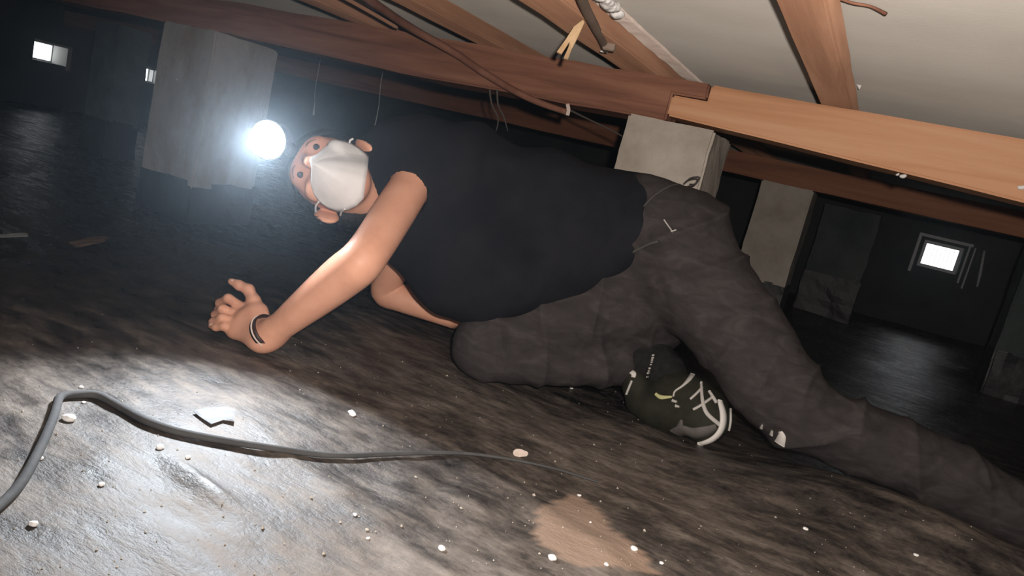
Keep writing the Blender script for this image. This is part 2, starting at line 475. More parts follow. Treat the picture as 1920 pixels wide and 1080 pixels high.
def build_floor():
    xs = np.concatenate([np.linspace(XW - .2, -2.0, 70), np.arange(-1.98, 0.75, 0.0105), np.linspace(0.78, XR + .2, 40)])
    ys = np.concatenate([np.linspace(YF - .2, 0.18, 30), np.arange(0.2, 2.0, 0.0105), np.linspace(2.02, YB + .2, 90)])
    X, Y = np.meshgrid(xs, ys, indexing='ij'); Z = floor_z(X, Y)
    V = np.stack([X, Y, Z], -1).reshape(-1, 3); nx, ny = X.shape
    I = np.arange(nx * ny).reshape(nx, ny)
    Fc = np.stack([I[:-1, :-1], I[1:, :-1], I[1:, 1:], I[:-1, 1:]], -1).reshape(-1, 4)
    # dust, with the falloff of light put into it: bare black film, smears, and one swept beige patch
    p = V * [1, 1, 0]
    a = math.radians(-20); s = -V[:, 0] * math.sin(a) + V[:, 1] * math.cos(a); l = V[:, 0] * math.cos(a) + V[:, 1] * math.sin(a)
    smear = vnoise(np.stack([l * 1.3, s * 9, 0 * s], -1), 1.0, 21)
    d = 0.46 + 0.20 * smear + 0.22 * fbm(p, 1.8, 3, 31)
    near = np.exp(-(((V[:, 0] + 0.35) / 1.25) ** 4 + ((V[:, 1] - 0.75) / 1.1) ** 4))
    d = d * (0.25 + 0.75 * near)  # less dust far off, also darkening the floor as light falls off
    poly = [PZ(*q, 0.0)[:2] for q in ((1085, 922), (1120, 945), (1140, 985), (1190, 1030), (1235, 1075), (1150, 1068), (1075, 1060), (1030, 1030), (1005, 1000), (1008, 955), (1040, 935))]
    px, py = V[:, 0] + 0.006 * fbm(p, 30, 2, 3), V[:, 1] + 0.006 * fbm(p, 30, 2, 5)
    ins = np.zeros(len(V), bool)
    for (x0, y0), (x1, y1) in zip(poly, poly[1:] + poly[:1]):
        c = ((y0 > py) != (y1 > py)) & (px < (x1 - x0) * (py - y0) / (y1 - y0 + 1e-12) + x0); ins ^= c
    me = bpy.data.meshes.new('floor')
    me.vertices.add(len(V)); me.vertices.foreach_set('co', V.astype(np.float32).ravel())
    me.loops.add(Fc.size); me.loops.foreach_set('vertex_index', Fc.astype(np.int32).ravel())
    me.polygons.add(len(Fc)); me.polygons.foreach_set('loop_start', np.arange(0, Fc.size, 4, dtype=np.int32))
    me.update(calc_edges=True)
    at = me.attributes.new('dust', 'FLOAT', 'POINT'); at.data.foreach_set('value', np.clip(d, 0, 1).astype(np.float32))
    at = me.attributes.new('swept', 'FLOAT', 'POINT'); at.data.foreach_set('value', ins.astype(np.float32))
    mt, nt, b = new_mat('dusty_black_plastic_sheet')
    tc = N(nt, 'ShaderNodeTexCoord')
    ad = N(nt, 'ShaderNodeAttribute', attribute_name='dust'); asw = N(nt, 'ShaderNodeAttribute', attribute_name='swept')
    mp = N(nt, 'ShaderNodeMapping'); mp.inputs['Rotation'].default_value = (0, 0, math.radians(22)); mp.inputs['Scale'].default_value = (0.5, 1.25, 1)
    nt.links.new(tc.outputs['Object'], mp.inputs['Vector'])
    n1 = N(nt, 'ShaderNodeTexNoise', Scale=20.0, Detail=9.0, Roughness=0.66); nt.links.new(mp.outputs['Vector'], n1.inputs['Vector'])
    n2 = N(nt, 'ShaderNodeTexNoise', Scale=95.0, Detail=5.0, Roughness=0.7); nt.links.new(tc.outputs['Object'], n2.inputs['Vector'])
    ma = N(nt, 'ShaderNodeMath', operation='MULTIPLY_ADD'); nt.links.new(n1.outputs['Fac'], ma.inputs[0]); ma.inputs[1].default_value = 1.5
    nt.links.new(ad.outputs['Fac'], ma.inputs[2])
    mb = N(nt, 'ShaderNodeMath', operation='MULTIPLY_ADD'); nt.links.new(n2.outputs['Fac'], mb.inputs[0]); mb.inputs[1].default_value = 0.4
    nt.links.new(ma.outputs[0], mb.inputs[2])
    r = ramp(nt, mb.outputs[0], [(0.0, (0, 0, 0)), (1.0, (1, 1, 1))])
    mr = N(nt, 'ShaderNodeMapRange'); mr.inputs['From Min'].default_value = 1.02; mr.inputs['From Max'].default_value = 1.85
    nt.links.new(mb.outputs[0], mr.inputs['Value'])
    nt.nodes.remove(r)
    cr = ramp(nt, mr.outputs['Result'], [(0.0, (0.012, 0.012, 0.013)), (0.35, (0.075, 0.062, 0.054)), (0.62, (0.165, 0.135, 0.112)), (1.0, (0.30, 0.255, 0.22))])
    mx = N(nt, 'ShaderNodeMixRGB'); mx.inputs['Color2'].default_value = (0.36, 0.25, 0.185, 1)
    nt.links.new(asw.outputs['Fac'], mx.inputs['Fac']); nt.links.new(cr.outputs['Color'], mx.inputs['Color1'])
    nt.links.new(mx.outputs['Color'], b.inputs['Base Color'])
    rr = N(nt, 'ShaderNodeMapRange'); rr.inputs['To Min'].default_value = 0.27; rr.inputs['To Max'].default_value = 0.8
    nt.links.new(mr.outputs['Result'], rr.inputs['Value']); nt.links.new(rr.outputs['Result'], b.inputs['Roughness'])
    b.inputs['Specular IOR Level'].default_value = 0.4
    bp = N(nt, 'ShaderNodeBump', Strength=0.55, Distance=0.006); nt.links.new(mb.outputs[0], bp.inputs['Height'])
    nt.links.new(bp.outputs['Normal'], b.inputs['Normal'])
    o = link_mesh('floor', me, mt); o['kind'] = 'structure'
    o['label'] = 'dusty black plastic sheet over the crawl space ground'
    return V, Fc
FV, FF = build_floor()
FBVH = bvh_of(FV, FF)
def on_floor(px, py): return cast(FBVH, px, py)

# ceiling
o = worn_box('ceiling', (XW - .2, YF - .2, ZC), (XR + .2, YB + .2, ZC + 0.03), M['ceiling'], seg=0.6, amp=0.002, nscale=1.5)
tag(o, 'grey boards of the floor above seen from below', kind='structure')

# walls with vent openings: each wall is a ring of blocks around its openings
def wall_with_holes(name, axis, pos, thick, a0, a1, holes, label):
    """axis 'x': wall plane x=pos running along y; 'y': plane y=pos along x. holes: (a_lo, a_hi, z_lo, z_hi)"""
    bm = bmesh.new()
    def add(l0, l1, z0, z1):
        if l1 - l0 < 1e-4 or z1 - z0 < 1e-4: return
        r = bmesh.ops.create_cube(bm, size=1.0)
        for v in r['verts']:
            t = (v.co.x + .5, v.co.y + .5, v.co.z + .5)
            a = l0 + (l1 - l0) * t[0]; dd = pos + thick * t[1]; z = z0 + (z1 - z0) * t[2]
            v.co = Vector((dd, a, z) if axis == 'x' else (a, dd, z))
    cur = a0
    for h0, h1, z0, z1 in sorted(holes):
        add(cur, h0, -0.15, ZC + .02); add(h0, h1, -0.15, z0); add(h0, h1, z1, ZC + .02); cur = h1
    add(cur, a1, -0.15, ZC + .02)
    o = from_bm(name, bm, M['wall']); tag(o, label, kind='structure'); return o
def hole_from_pixels(axis, pos, p0, p1):
    f = PX if axis == 'x' else PY
    a, b = f(*p0, pos), f(*p1, pos)
    k = 1 if axis == 'x' else 0
    return (min(a[k], b[k]), max(a[k], b[k]), min(a[2], b[2]), max(a[2], b[2]))
c1 = PX(80, 97, XW); c2 = PX(281, 142, XW); c3 = PY(1763, 482, YB)
H1 = (c1[1] - 0.07, c1[1] + 0.20, c1[2] - 0.075, c1[2] + 0.075)
H2 = (c2[1] - 0.12, c2[1] + 0.14, c2[2] - 0.065, c2[2] + 0.065)
H3 = (c3[0] - 0.125, c3[0] + 0.125, c3[2] - 0.095, c3[2] + 0.095)
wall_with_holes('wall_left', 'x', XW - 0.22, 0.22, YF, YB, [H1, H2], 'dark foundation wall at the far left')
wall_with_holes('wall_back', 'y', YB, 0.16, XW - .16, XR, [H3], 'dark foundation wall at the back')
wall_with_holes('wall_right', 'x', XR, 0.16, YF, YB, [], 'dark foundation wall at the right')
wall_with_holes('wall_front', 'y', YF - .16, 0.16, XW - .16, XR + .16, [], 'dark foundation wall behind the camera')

def vent(name, axis, pos, depth, hole, border, label, nb):
    """frame set deep in the opening and a grille of bars; pos is where the frame stands"""
    e = empty(name, (pos, (hole[0] + hole[1]) / 2, hole[2]) if axis == 'x' else ((hole[0] + hole[1]) / 2, pos, hole[2]))
    tag(e, label, kind='structure')
    a0, a1, z0, z1 = hole
    def B(nm, l0, l1, zz0, zz1, t0, t1, mt):
        lo, hi = ((t0, l0, zz0), (t1, l1, zz1)) if axis == 'x' else ((l0, t0, zz0), (l1, t1, zz1))
        return box_obj(nm, lo, hi, mt, e, 0.001)
    t0, t1 = pos, pos + depth
    for i, (l0, l1, zz0, zz1) in enumerate(((a0, a1, z0, z0 + border), (a0, a1, z1 - border, z1), (a0, a0 + border, z0 + border, z1 - border), (a1 - border, a1, z0 + border, z1 - border))):
        B('window_frame', l0, l1, zz0, zz1, t0, t1, M['frame'])
    mid = (t0 + t1) / 2
    for k in range(1, nb):
        a = a0 + border + (a1 - a0 - 2 * border) * k / nb
        B('grille_bar', a - 0.0018, a + 0.0018, z0 + border, z1 - border, mid - 0.002, mid + 0.002, M['bar'])
    return e
vent('window_1', 'x', XW - 0.215, 0.02, H1, 0.012, 'bright foundation vent at the far upper left', 6)
vent('window_2', 'x', XW - 0.15, 0.02, H2, 0.012, 'small bright vent half hidden by the left pier', 5)
vent('window_3', 'y', YB + 0.05, 0.02, H3, 0.022, 'bright foundation vent with a grille at the right', 8)
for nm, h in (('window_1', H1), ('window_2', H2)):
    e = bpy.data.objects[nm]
    box_obj('lit_reveal', (XW - .19, h[1] - .006, h[2] - .03), (XW + .005, h[1] + .03, h[3] + .012), M['lit_reveal'], e, .001)  # pale lining added so the jamb looks lit by daylight
    box_obj('lintel', (XW - .19, h[0], h[3] - .006), (XW + .005, h[1], h[3] + .012), M['lit_reveal'], e, .001)
# raised casing around the right vent
e3 = bpy.data.objects['window_3']
a0, a1, z0, z1 = H3
for lo, hi in (((a0 - .045, YB - .02, z1 + .02), (a1 + .045, YB, z1 + .04)), ((a0 - .045, YB - .02, z0 - .05), (a0 - .025, YB, z1 + .02)),
               ((a1 + .02, YB - .02, z0 - .05), (a1 + .032, YB, z1 + .02)), ((a1 + .055, YB - .02, z0 - .08), (a1 + .065, YB, z1 + .02))):
    box_obj('casing', lo, hi, M['frame'], e3, 0.001)

# ------------------------------------------------------------------ beams, joists, piers
xj1 = PY(1326, 180, BY)[0]; xj2 = PY(1252, 200, BY)[0]; zj = 0.745
def lap_beam(name, pieces, mat, label, amp, seed, taper=None):
    bm = bmesh.new()
    for lo, hi in pieces:
        t = worn_box('tmp', lo, hi, None, seg=0.06, amp=amp, nscale=7, bevel=0.005, seed=seed, taper=taper)
        bm.from_mesh(t.data); bpy.data.objects.remove(t)
    o = from_bm(name, bm, mat)
    for p in o.data.polygons: p.use_smooth = False
    return tag(o, label, 'beam')
def left_taper(p):
    # the old beam is a squared log: a little deeper in its middle, sagging
    q = p.copy(); w = np.exp(-((p[:, 0] + 1.3) / 0.45) ** 2)
    low = (p[:, 2] < 0.73); q[:, 2] -= np.where(low, 0.012 * w, 0); return q
def right_taper(p):
    q = p.copy(); t = np.clip((p[:, 0] + 0.5) / 0.65, -0.2, 1.6)
    q[:, 2] += np.where(p[:, 2] < 0.73, 0.013 - 0.028 * t, 0); return q
lap_beam('floor_beam', [((-6.1, BY, ZB), (xj2, BY + 0.11, ZT)), ((xj2 - 0.03, BY, zj), (xj1, BY + 0.11, ZT))], M['beam_red'],
         'long reddish brown beam above the crawling person', 0.005, 3, left_taper)
lap_beam('floor_beam', [((xj1 + 0.004, BY - 0.004, ZB), (3.1, BY + 0.11, ZT)), ((xj2 + 0.004, BY - 0.004, ZB), (xj1 + 0.04, BY + 0.11, zj - 0.002))], M['beam_orange'],
         'clean orange beam lapped onto the red beam at right', 0.0012, 8, right_taper)
o = worn_box('floor_beam', (-6.1, 3.73, ZB), (3.1, 3.84, ZT), M['beam_rear'], seg=0.12, amp=0.003, bevel=0.005, seed=12)
tag(o, 'shaded brown beam further back, parallel to the orange one', 'beam')
for p in o.data.polygons: p.use_smooth = False
JX = [(-0.222, -0.152, 'brown joist resting on the orange beam at right'),
      (-0.722, -0.612, 'brown joist with the grey conduit along its side'),
      (-1.16, -1.07, 'brown joist left of the pale wood splinter'),
      (-1.62, -1.53, 'dark joist over the red beam at the top left'),
      (0.26, 0.34, 'joist at the far right beyond the picture edge')]
for k, (x0, x1, lb) in enumerate(JX[:4]):
    o = worn_box('floor_joist', (x0, YF + .05, ZT + 0.001), (x1, YB - .05, ZC - 0.001), M['joist'], seg=0.12, amp=0.0015, bevel=0.004, seed=20 + k)
    tag(o, lb, 'joist')
    for p in o.data.polygons: p.use_smooth = False

def pier(lo, hi, zbot, mat, label, amp=0.004, seed=0, wrap=0.0, shear=(0, 0)):
    e = empty('support_pier', ((lo[0] + hi[0]) / 2, (lo[1] + hi[1]) / 2, fz((lo[0] + hi[0]) / 2, (lo[1] + hi[1]) / 2) - 0.02))
    tag(e, label, 'pier')
    worn_box('block', (lo[0], lo[1], zbot - 0.03), (hi[0], hi[1], ZB), mat, e, seg=0.03, amp=amp, nscale=14, bevel=0.006, seed=seed)
    worn_box('plastic_wrap', (lo[0] - wrap - .004, lo[1] - wrap - .004, -0.06), (hi[0] + wrap + .004, hi[1] + wrap + .004, zbot), M['skirt'], e, seg=0.04, amp=0.006, nscale=12, bevel=0.008, seed=seed + 3)
    return e
pier((-2.462, BY - 0.005), (-2.185, BY + 0.29), 0.155, M['concrete_stained'], 'tall stained concrete pier behind the headlamp', 0.003, 31)
pier((-0.660, BY - 0.02), (-0.432, BY + 0.20), 0.12, M['concrete'], 'pale concrete pier behind the hip of the person', 0.004, 37)
pier((-0.592, 3.71), (-0.352, 3.95), 0.215, M['concrete'], 'shaded pale pier under the rear beam', 0.003, 41)
c = PY(1600, 430, 5.0)
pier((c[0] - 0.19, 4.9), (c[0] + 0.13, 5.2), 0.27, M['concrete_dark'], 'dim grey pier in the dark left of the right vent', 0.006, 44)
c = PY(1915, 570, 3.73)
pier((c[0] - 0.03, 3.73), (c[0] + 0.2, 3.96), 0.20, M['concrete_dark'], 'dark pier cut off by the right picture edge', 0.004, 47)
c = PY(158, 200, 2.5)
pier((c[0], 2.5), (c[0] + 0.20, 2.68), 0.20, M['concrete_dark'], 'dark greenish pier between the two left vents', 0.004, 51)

# ------------------------------------------------------------------ small things on the timber
def strand(name, pts, r, mat, label, cat):
    return tag(tube(name, pts, r, mat), label, cat)
# conduit along the second joist
xc = -0.60
e = empty('conduit', (xc, 1.3, ZT)); tag(e, 'dusty grey conduit running along the joist', 'conduit')
tube('pipe', [PZ(1082, -60, 0.792), PZ(1092, 0, 0.79), PZ(1110, 40, 0.787), PZ(1128, 72, 0.785), PZ(1137, 92, 0.783)], 0.0095, M['conduit'], e, 12)
c = PZ(1141, 84, 0.782)
box_obj('clip', c + [-0.012, -0.006, -0.012], c + [0.016, 0.010, 0.012], M['conduit'], e, 0.003)
tube('clip_nail', [PZ(1126, 96, 0.776), PZ(1139, 98, 0.776)], 0.0022, M['white_bit'], e, 6)
# splinter: a split sliver standing between the beam and the joist
def sliver(name, pts2, D, thick, mat, parent):
    fr = [P(x, y, d) for (x, y), d in zip(pts2, D)]
    bk = [p + FWD * thick for p in fr]; n = len(fr)
    fs = [tuple(range(n))[::-1], tuple(range(n, 2 * n))] + [(i, (i + 1) % n, n + (i + 1) % n, n + i) for i in range(n)]
    o = mesh_obj(name, fr + bk, fs, mat, parent, smooth=False)
    return o
dj = np.linalg.norm(PY(1060, 90, BY - 0.01) - CAM) / np.linalg.norm(ray(1060, 90))
dt = (PZ(1093, 37, 0.781) - CAM)[2] / ray(1093, 37)[2]
o = sliver('wood_splinter', [(1093, 37), (1096, 42), (1085, 68), (1072, 92), (1065, 111), (1057, 109), (1066, 88), (1068, 78), (1053, 101), (1044, 97), (1062, 72), (1076, 50)], [dt, dt, dt + .01, dt + .015, dt + .02, dt + .03, dt + .02, dt + .015, dt + .03, dt + .025, dt + .01, dt + .005], 0.006, M['splinter'], None)
tag(o, 'pale forked wood splinter in front of the red beam', 'splinter')
# foam blob and glue strip beside the joist
sd = SDF()
c = PZ(1150, 12, ZC - 0.012)
for k in range(9):
    q = PZ(1118 + 5.5 * k + random.uniform(-5, 5), -14 + 5 * k + random.uniform(-4, 4), ZC - 0.008)
    sd.ell(q, np.eye(3), (random.uniform(.007, .014), random.uniform(.009, .018), random.uniform(.006, .012)), 0.008)
V, Fc = sd.mesh(0.0022); V = V + vert_normals(V, Fc) * (0.0016 * fbm(V, 150, 2, 3))[:, None]
tag(np_mesh('foam_blob', V, Fc, M['white_bit']), 'lumpy white foam on the ceiling beside the joist', 'foam')
o = worn_box('glue_strip', (-0.6105, 0.9, ZC - 0.006), (-0.568, 2.3, ZC + 0.002), M['pinkish'], seg=0.03, amp=0.0018, nscale=22, bevel=0.001, seed=5)
tag(o, 'pale pinkish dried glue strip along the joist', 'glue strip')
# small flake hanging at the right joist, crack-like twig on the ceiling
c = PZ(1611, 159, ZT + 0.01)
o = sliver('white_flake', [(1604, 154), (1618, 153), (1612, 167)], [1.60] * 3, 0.004, M['white_bit'], None)
tag(o, 'small white flake at the end of the right joist', 'flake')
tag(tube('dark_twig', [PZ(1575, -2, ZC - .004), PZ(1600, 6, ZC - .004), PZ(1632, 12, ZC - .004), PZ(1661, 26, ZC - .004)], [0.002, 0.0022, 0.002, 0.0028], M['cable_brown'], None, 6), 'thin dark twig on the ceiling boards at top right', 'twig')
# brown cable crossing the red beam
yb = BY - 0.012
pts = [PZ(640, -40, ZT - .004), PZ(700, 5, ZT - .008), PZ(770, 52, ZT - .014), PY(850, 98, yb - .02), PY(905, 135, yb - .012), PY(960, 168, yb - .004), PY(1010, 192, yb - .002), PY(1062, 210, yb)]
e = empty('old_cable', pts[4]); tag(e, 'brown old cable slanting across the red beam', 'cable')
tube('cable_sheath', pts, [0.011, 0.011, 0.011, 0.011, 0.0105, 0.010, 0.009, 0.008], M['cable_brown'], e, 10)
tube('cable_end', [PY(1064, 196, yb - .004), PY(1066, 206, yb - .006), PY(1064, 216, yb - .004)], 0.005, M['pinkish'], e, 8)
tag(tube('wire', [PZ(600, -30, ZT - .003), PZ(690, 20, ZT - .01), PZ(745, 52, ZT - .016)], 0.0045, M['joist'], None, 8), 'thin pale wire beside the brown cable', 'wire')
# block nailed on top of the beam
c0, c1 = PZ(922, 92, ZT + .001), PZ(950, 92, ZT + .001)
o = worn_box('wood_block', (c0[0], BY - 0.03, ZT + 0.001), (c0[0] + 0.05, BY + 0.03, ZC - 0.001), M['joist'], seg=0.02, amp=0.001, bevel=0.003, seed=6)
tag(o, 'small brown block wedged on the red beam', 'wood block')
# cobweb rags
def rag(label, lines, y):
    e = empty('cobweb', PY(*lines[0][0], y)); tag(e, label, 'cobweb')
    for ln in lines:
        tube('strand', [PY(*p, y + 0.01 * math.sin(i)) for i, p in enumerate(ln)], [0.0035] + [0.0025] * (len(ln) - 2) + [0.0012], M['web'], e, 6)
rag('dusty cobweb rag hanging from the red beam over the back', [[(918, 168), (922, 195), (934, 222), (930, 246)], [(932, 168), (934, 196), (945, 220), (952, 246)]], BY - 0.02)
rag('faint pale cobweb thread left of the pale pier', [[(1066, 205), (1100, 222), (1150, 246), (1190, 270)]], BY + 0.14)
tag(tube('hanging_wire', [PY(592, 160, 2.4) * [1, 1, 0] + [0, 0, ZC], PY(592, 160, 2.4), PY(590, 190, 2.4), PY(588, 216, 2.4)], [0.001, 0.001, 0.001, 0.005], M['frame'], None, 6), 'thin wire with a bright tip hanging above the headlamp', 'wire')
tag(tube('hanging_wire', [PY(715, 150, 2.3) * [1, 1, 0] + [0, 0, ZC], PY(715, 150, 2.3), PY(710, 200, 2.3), PY(702, 240, 2.3)], [0.001, 0.001, 0.001, 0.002], M['frame'], None, 6), 'thin wire hanging behind the upper ear', 'wire')
# pale chips stuck under the orange beam
for (px, py, w), lb in zip([(1692, 331, 9), (1682, 328, 5), (1914, 352, 10)], ['larger white chip under the orange beam', 'smaller white chip under the orange beam', 'pale chip under the orange beam at the picture edge']):
    c = PY(px, py, BY - 0.008); s = w / FPX * 1.6
    sd = SDF(); sd.ell(c, np.eye(3), (s * .6, .006, s * .4), .003); sd.ell(c + [s * .4, 0, .003], np.eye(3), (s * .4, .005, s * .3), .003)
    V, Fc = sd.mesh(0.0012); tag(np_mesh('white_chip', V, Fc, M['white_bit']), lb, 'chip')
c = PY(1838, 515, YB - .03)
tag(tube('pipe_stub', [PY(1832, 538, YB - .03), PY(1838, 512, YB - .03), PY(1846, 470, YB - .03)], [0.006, 0.011, 0.007], M['frame'], None, 8), 'thin pale pipe on the back wall right of the vent', 'pipe')

# ------------------------------------------------------------------ the person
def person():
    base = P(1000, 640, 1.65); base[2] = fz(base[0], base[1])
    root = empty('person', base)
    tag(root, 'person in black t-shirt, charcoal trousers, white mask and headlamp crawling on the ground', 'person')
    # head frame
    upi = norm(-0.87 * XI - 0.50 * YI); side = norm(0.50 * XI - 0.87 * YI)
    T = math.radians(33)
    hu = math.cos(T) * upi - math.sin(T) * ZI
    hf = math.cos(T) * ZI + math.sin(T) * upi
    hc = P(644, 340, 1.56)
    H = lambda s, u, f: hc + side * s + hu * u + hf * f
    AX = (side, hu, hf)
    # joints
    lsh = P(782, 330, 1.575); lel = P(683, 486, 1.37); lwr = P(514, 622, 1.475)
    rsh = P(770, 420, 1.80); rel_ = P(722, 545, 1.93); rwr = P(850, 600, 1.90)
    chest = P(810, 390, 1.66); belly = P(980, 440, 1.66); pel = P(1200, 440, 1.68)
    lhip = P(1270, 460, 1.64); lkn = P(1463, 737, 1.55); lan = P(1880, 945, 1.52)
    rhip = P(1150, 545, 1.70); rkn = P(905, 648, 1.635); ran = P(1215, 700, 1.70)
    neck = P(735, 335, 1.62)
    # ---------------- body (skin)
    b = SDF()
    b.ell(H(0, .045, -.012), AX, (.077, .100, .098), .02)                 # skull
    b.ell(H(0, -.030, .030), AX, (.055, .064, .052), .025)                 # jaw
    b.ell(H(0, .052, .062), AX, (.055, .030, .026), .02)                  # brow
    b.cone(H(0, .028, .088), .009, H(0, -.012, .108), .013, .014)         # nose
    for s in (-1, 1):
        b.ell(H(s * .045, -.012, .062), AX, (.022, .020, .022), .02)      # cheek
        b.ell(H(s * .0325, .027, .101), AX, (.017, .010, .016), .010, 's')  # socket
        ex = norm(side * s + hf * 0.25)
        b.ell(H(s * .082, -.004, -.004), (norm(side * s - hf * .55), hu, hf), (.010, .031, .020), .006)      # ear
        b.ell(H(s * .093, -.002, .004), (norm(side * s - hf * .55), hu, hf), (.006, .017, .010), .004, 's')
    b.cone(H(0, -.02, -.045), .050, neck + FWD * .035, .048, .02)                       # neck
    b.cone(neck + FWD * .03, .05, chest, .072, .04)
    b.chain([(chest, .075), (belly, .075), (pel, .08)], .04)
    b.chain([(lhip, .07), (lkn, .045), (lan, .036)], .03)
    b.chain([(rhip, .065), (rkn, .038), (P(1140, 684, 1.73), .028)], .03)
    b.cone(pel, .07, rhip, .06, .03)
    # left arm
    ua = lel - lsh; fa = lwr - lel
    bow = norm(np.cross(ua, fa))
    b.limb([(lsh, .0425), (lsh + ua * .45, .0425), (lsh + ua * .85, .0405), (lel + fa * .05, .0415), (lel + fa * .22, .0420), (lel + fa * .5, .0375), (lel + fa * .75, .0318), (lel + fa * .92, .0282), (lwr, .0272)], .02, 4)
    b.cone(lsh, .040, P(810, 370, 1.69), .05, .04)
    # right arm
    ub = rel_ - rsh; fb = rwr - rel_
    b.limb([(rsh, .044), (rsh + ub * .6, .040), (rel_, .037), (rel_ + fb * .25, .037), (rel_ + fb * .6, .030), (rwr, .022)], .02, 4)
    rk = P(905, 612, 1.86)
    b.cone(rwr, .022, rk, .026, .015, flat=_u0, f=.6)
    for k, dz in enumerate((-.024, -.008, .008, .024)):
        a = rk + np.array([.02, 0, 0]) + np.array([0, dz, 0]); q = a + np.array([.05, dz * .4, -.01])
        b.cone(rk + np.array([0, dz, 0]), .010, a, .009, .005); b.cone(a, .009, q, .0075, .004)
    b.cone(rwr + np.array([.01, -.01, 0]), .012, rk + np.array([.01, -.045, 0]), .009, .006)
    # left hand, planted: heel of the hand down, fingers spread forward (picture left)
    heel = P(497, 632, 1.485); palm = P(462, 600, 1.53); kn = {}
    bk = norm(np.cross(P(445, 575, 1.57) - heel, P(430, 612, 1.52) - heel));
    if bk @ ZI < 0: bk = -bk
    b.cone(lwr, .0275, heel, .029, .015)
    b.cone(heel, .029, P(478, 590, 1.525), .024, .02, flat=bk, f=.75)
    b.cone(heel, .030, P(452, 618, 1.515), .025, .02, flat=bk, f=.72)
    b.cone(P(478, 585, 1.53), .022, P(445, 612, 1.525), .024, .02, flat=bk, f=.7)
    fing = [  # knuckle, middle joint, tip joint, tip : picture x, y, depth
        [(462, 582, 1.545), (428, 560, 1.555), (412, 568, 1.575), (408, 584, 1.60)],
        [(452, 594, 1.54), (418, 580, 1.535), (404, 590, 1.555), (402, 602, 1.58)],
        [(446, 606, 1.53), (416, 597, 1.515), (400, 604, 1.53), (399, 612, 1.55)],
        [(443, 617, 1.525), (420, 612, 1.505), (405, 614, 1.51), (396, 611, 1.52)]]
    for k, f4 in enumerate(fing):
        q = [P(*t) for t in f4]; r = (.0112, .0100, .0088, .0072) if k < 3 else (.0098, .0085, .0076, .0064)
        b.chain([(q[0], r[0]), (q[1], r[1]), (q[2], r[2]), (q[3], r[3])], .005)
        b.cone(palm, .018, q[0], r[0], .012)
    th = [P(484, 598, 1.53), P(476, 565, 1.545), P(466, 543, 1.56), P(449, 535, 1.565), P(434, 528, 1.57)]
    b.chain([(th[0], .019), (th[1], .0135), (th[2], .0112), (th[3], .0098), (th[4], .0075)], .008)
    V, Fc = b.mesh(0.0036)
    np_mesh('body', V, Fc, M['skin'], root)
    BB = bvh_of(V, Fc)
    # nails
    for k, f4 in enumerate([th[3:5]] + [[P(*t) for t in f[2:]] for f in fing]):
        a, t = f4; d = norm(t - a); c = a + (t - a) * .75
        out = norm(bk - d * (bk @ d))
        q = SDF(); q.ell(c + out * .0062, (d, np.cross(out, d), out), (.0065, .0048, .0022), .002)
        v, f = q.mesh(.0010); np_mesh('fingernail', v, f, M['pale_nail'], root)
    # eyes with lids and brows
    for s in (-1, 1):
        q = SDF(); q.ell(H(s * .0325, .027, .0825), AX, (.0068, .0032, .009), .003)
        v, f = q.mesh(.0014); o = np_mesh('eye', v, f, M['eye'], root)
        tube('eyebrow', [H(s * .014, .045, .0875), H(s * .030, .051, .0865), H(s * .046, .046, .078)], [.0018, .0024, .0014], M['brow'], root, 6)
    # hair
    q = SDF()
    q.ell(H(0, .060, -.028), AX, (.086, .100, .098), .02)
    q.ell(H(0, .015, -.05), AX, (.083, .085, .075), .03)
    cc = H(0, .088, .055); nn = norm(hf * 0.8 - hu * 0.55)
    q.cut(cc, nn, hc - .25, hc + .25, .012)
    v, f = q.mesh(.003); v = v + vert_normals(v, f) * (.003 * fbm(v, 90, 2, 7))[:, None]
    np_mesh('hair', v, f, M['hair'], root)
    # headlamp
    lc = P(502, 262, 1.455)
    aim = norm(np.array(P(200, 1100, 0.72)) - lc)
    lamp = empty('headlamp', lc, root); lamp.parent = root; lamp.matrix_parent_inverse = root.matrix_world.inverted()
    bpy.context.view_layer.update()
    face = norm(hf * .75 + aim * .9)
    sx = norm(np.cross(face, hu)); sy = np.cross(sx, face)
    def lathe(name, prof, mt, seg=32):
        vs, fs = [], []
        for (r, z) in prof:
            for k in range(seg):
                a = 2 * math.pi * k / seg
                vs.append(lc + (sx * math.cos(a) + sy * math.sin(a)) * r + face * z)
        for i in range(len(prof) - 1):
            for k in range(seg): fs.append((i * seg + k, i * seg + (k + 1) % seg, (i + 1) * seg + (k + 1) % seg, (i + 1) * seg + k))
        fs.append(tuple(range(seg))[::-1]); fs.append(tuple((len(prof) - 1) * seg + k for k in range(seg)))
        return mesh_obj(name, vs, fs, mt, lamp)
    lathe('housing', [(.022, -.050), (.030, -.044), (.034, -.02), (.040, -.004), (.040, .000), (.037, .000), (.036, -.004)], M['housing'])
    lathe('lamp_lens', [(.0355, -.003), (.035, .001), (.030, .007), (.020, .011), (.008, .013), (.001, .0135)], M['lens'])
    # strap round the head
    vs, fs = [], []; n = 64
    for k in range(n):
        a = 2 * math.pi * k / n
        for du in (-.013, .013):
            for ro in (0, .003):
                vs.append(H(math.cos(a) * (.0875 + ro), .082 + du - .012 * math.sin(a), -.020 + math.sin(a) * (.1085 + ro)))
    for k in range(n):
        i, j = k * 4, ((k + 1) % n) * 4
        fs += [(i, i + 2, j + 2, j), (i + 1, j + 1, j + 3, i + 3), (i, j, j + 1, i + 1), (i + 2, i + 3, j + 3, j + 2)]
    mesh_obj('head_strap', vs, fs, M['strap_black'], lamp)
    arm_a = H(0, .075, .083)
    tube('bracket', [arm_a, (arm_a + lc) / 2 - face * .02, lc - face * .045], .014, M['housing'], lamp, 10)
    l = spot_light('headlamp_beam', lc + face * .03, lc + aim, HEADLAMP_W, (0.86, 0.93, 1.0), 0.03, 100, 0.9)
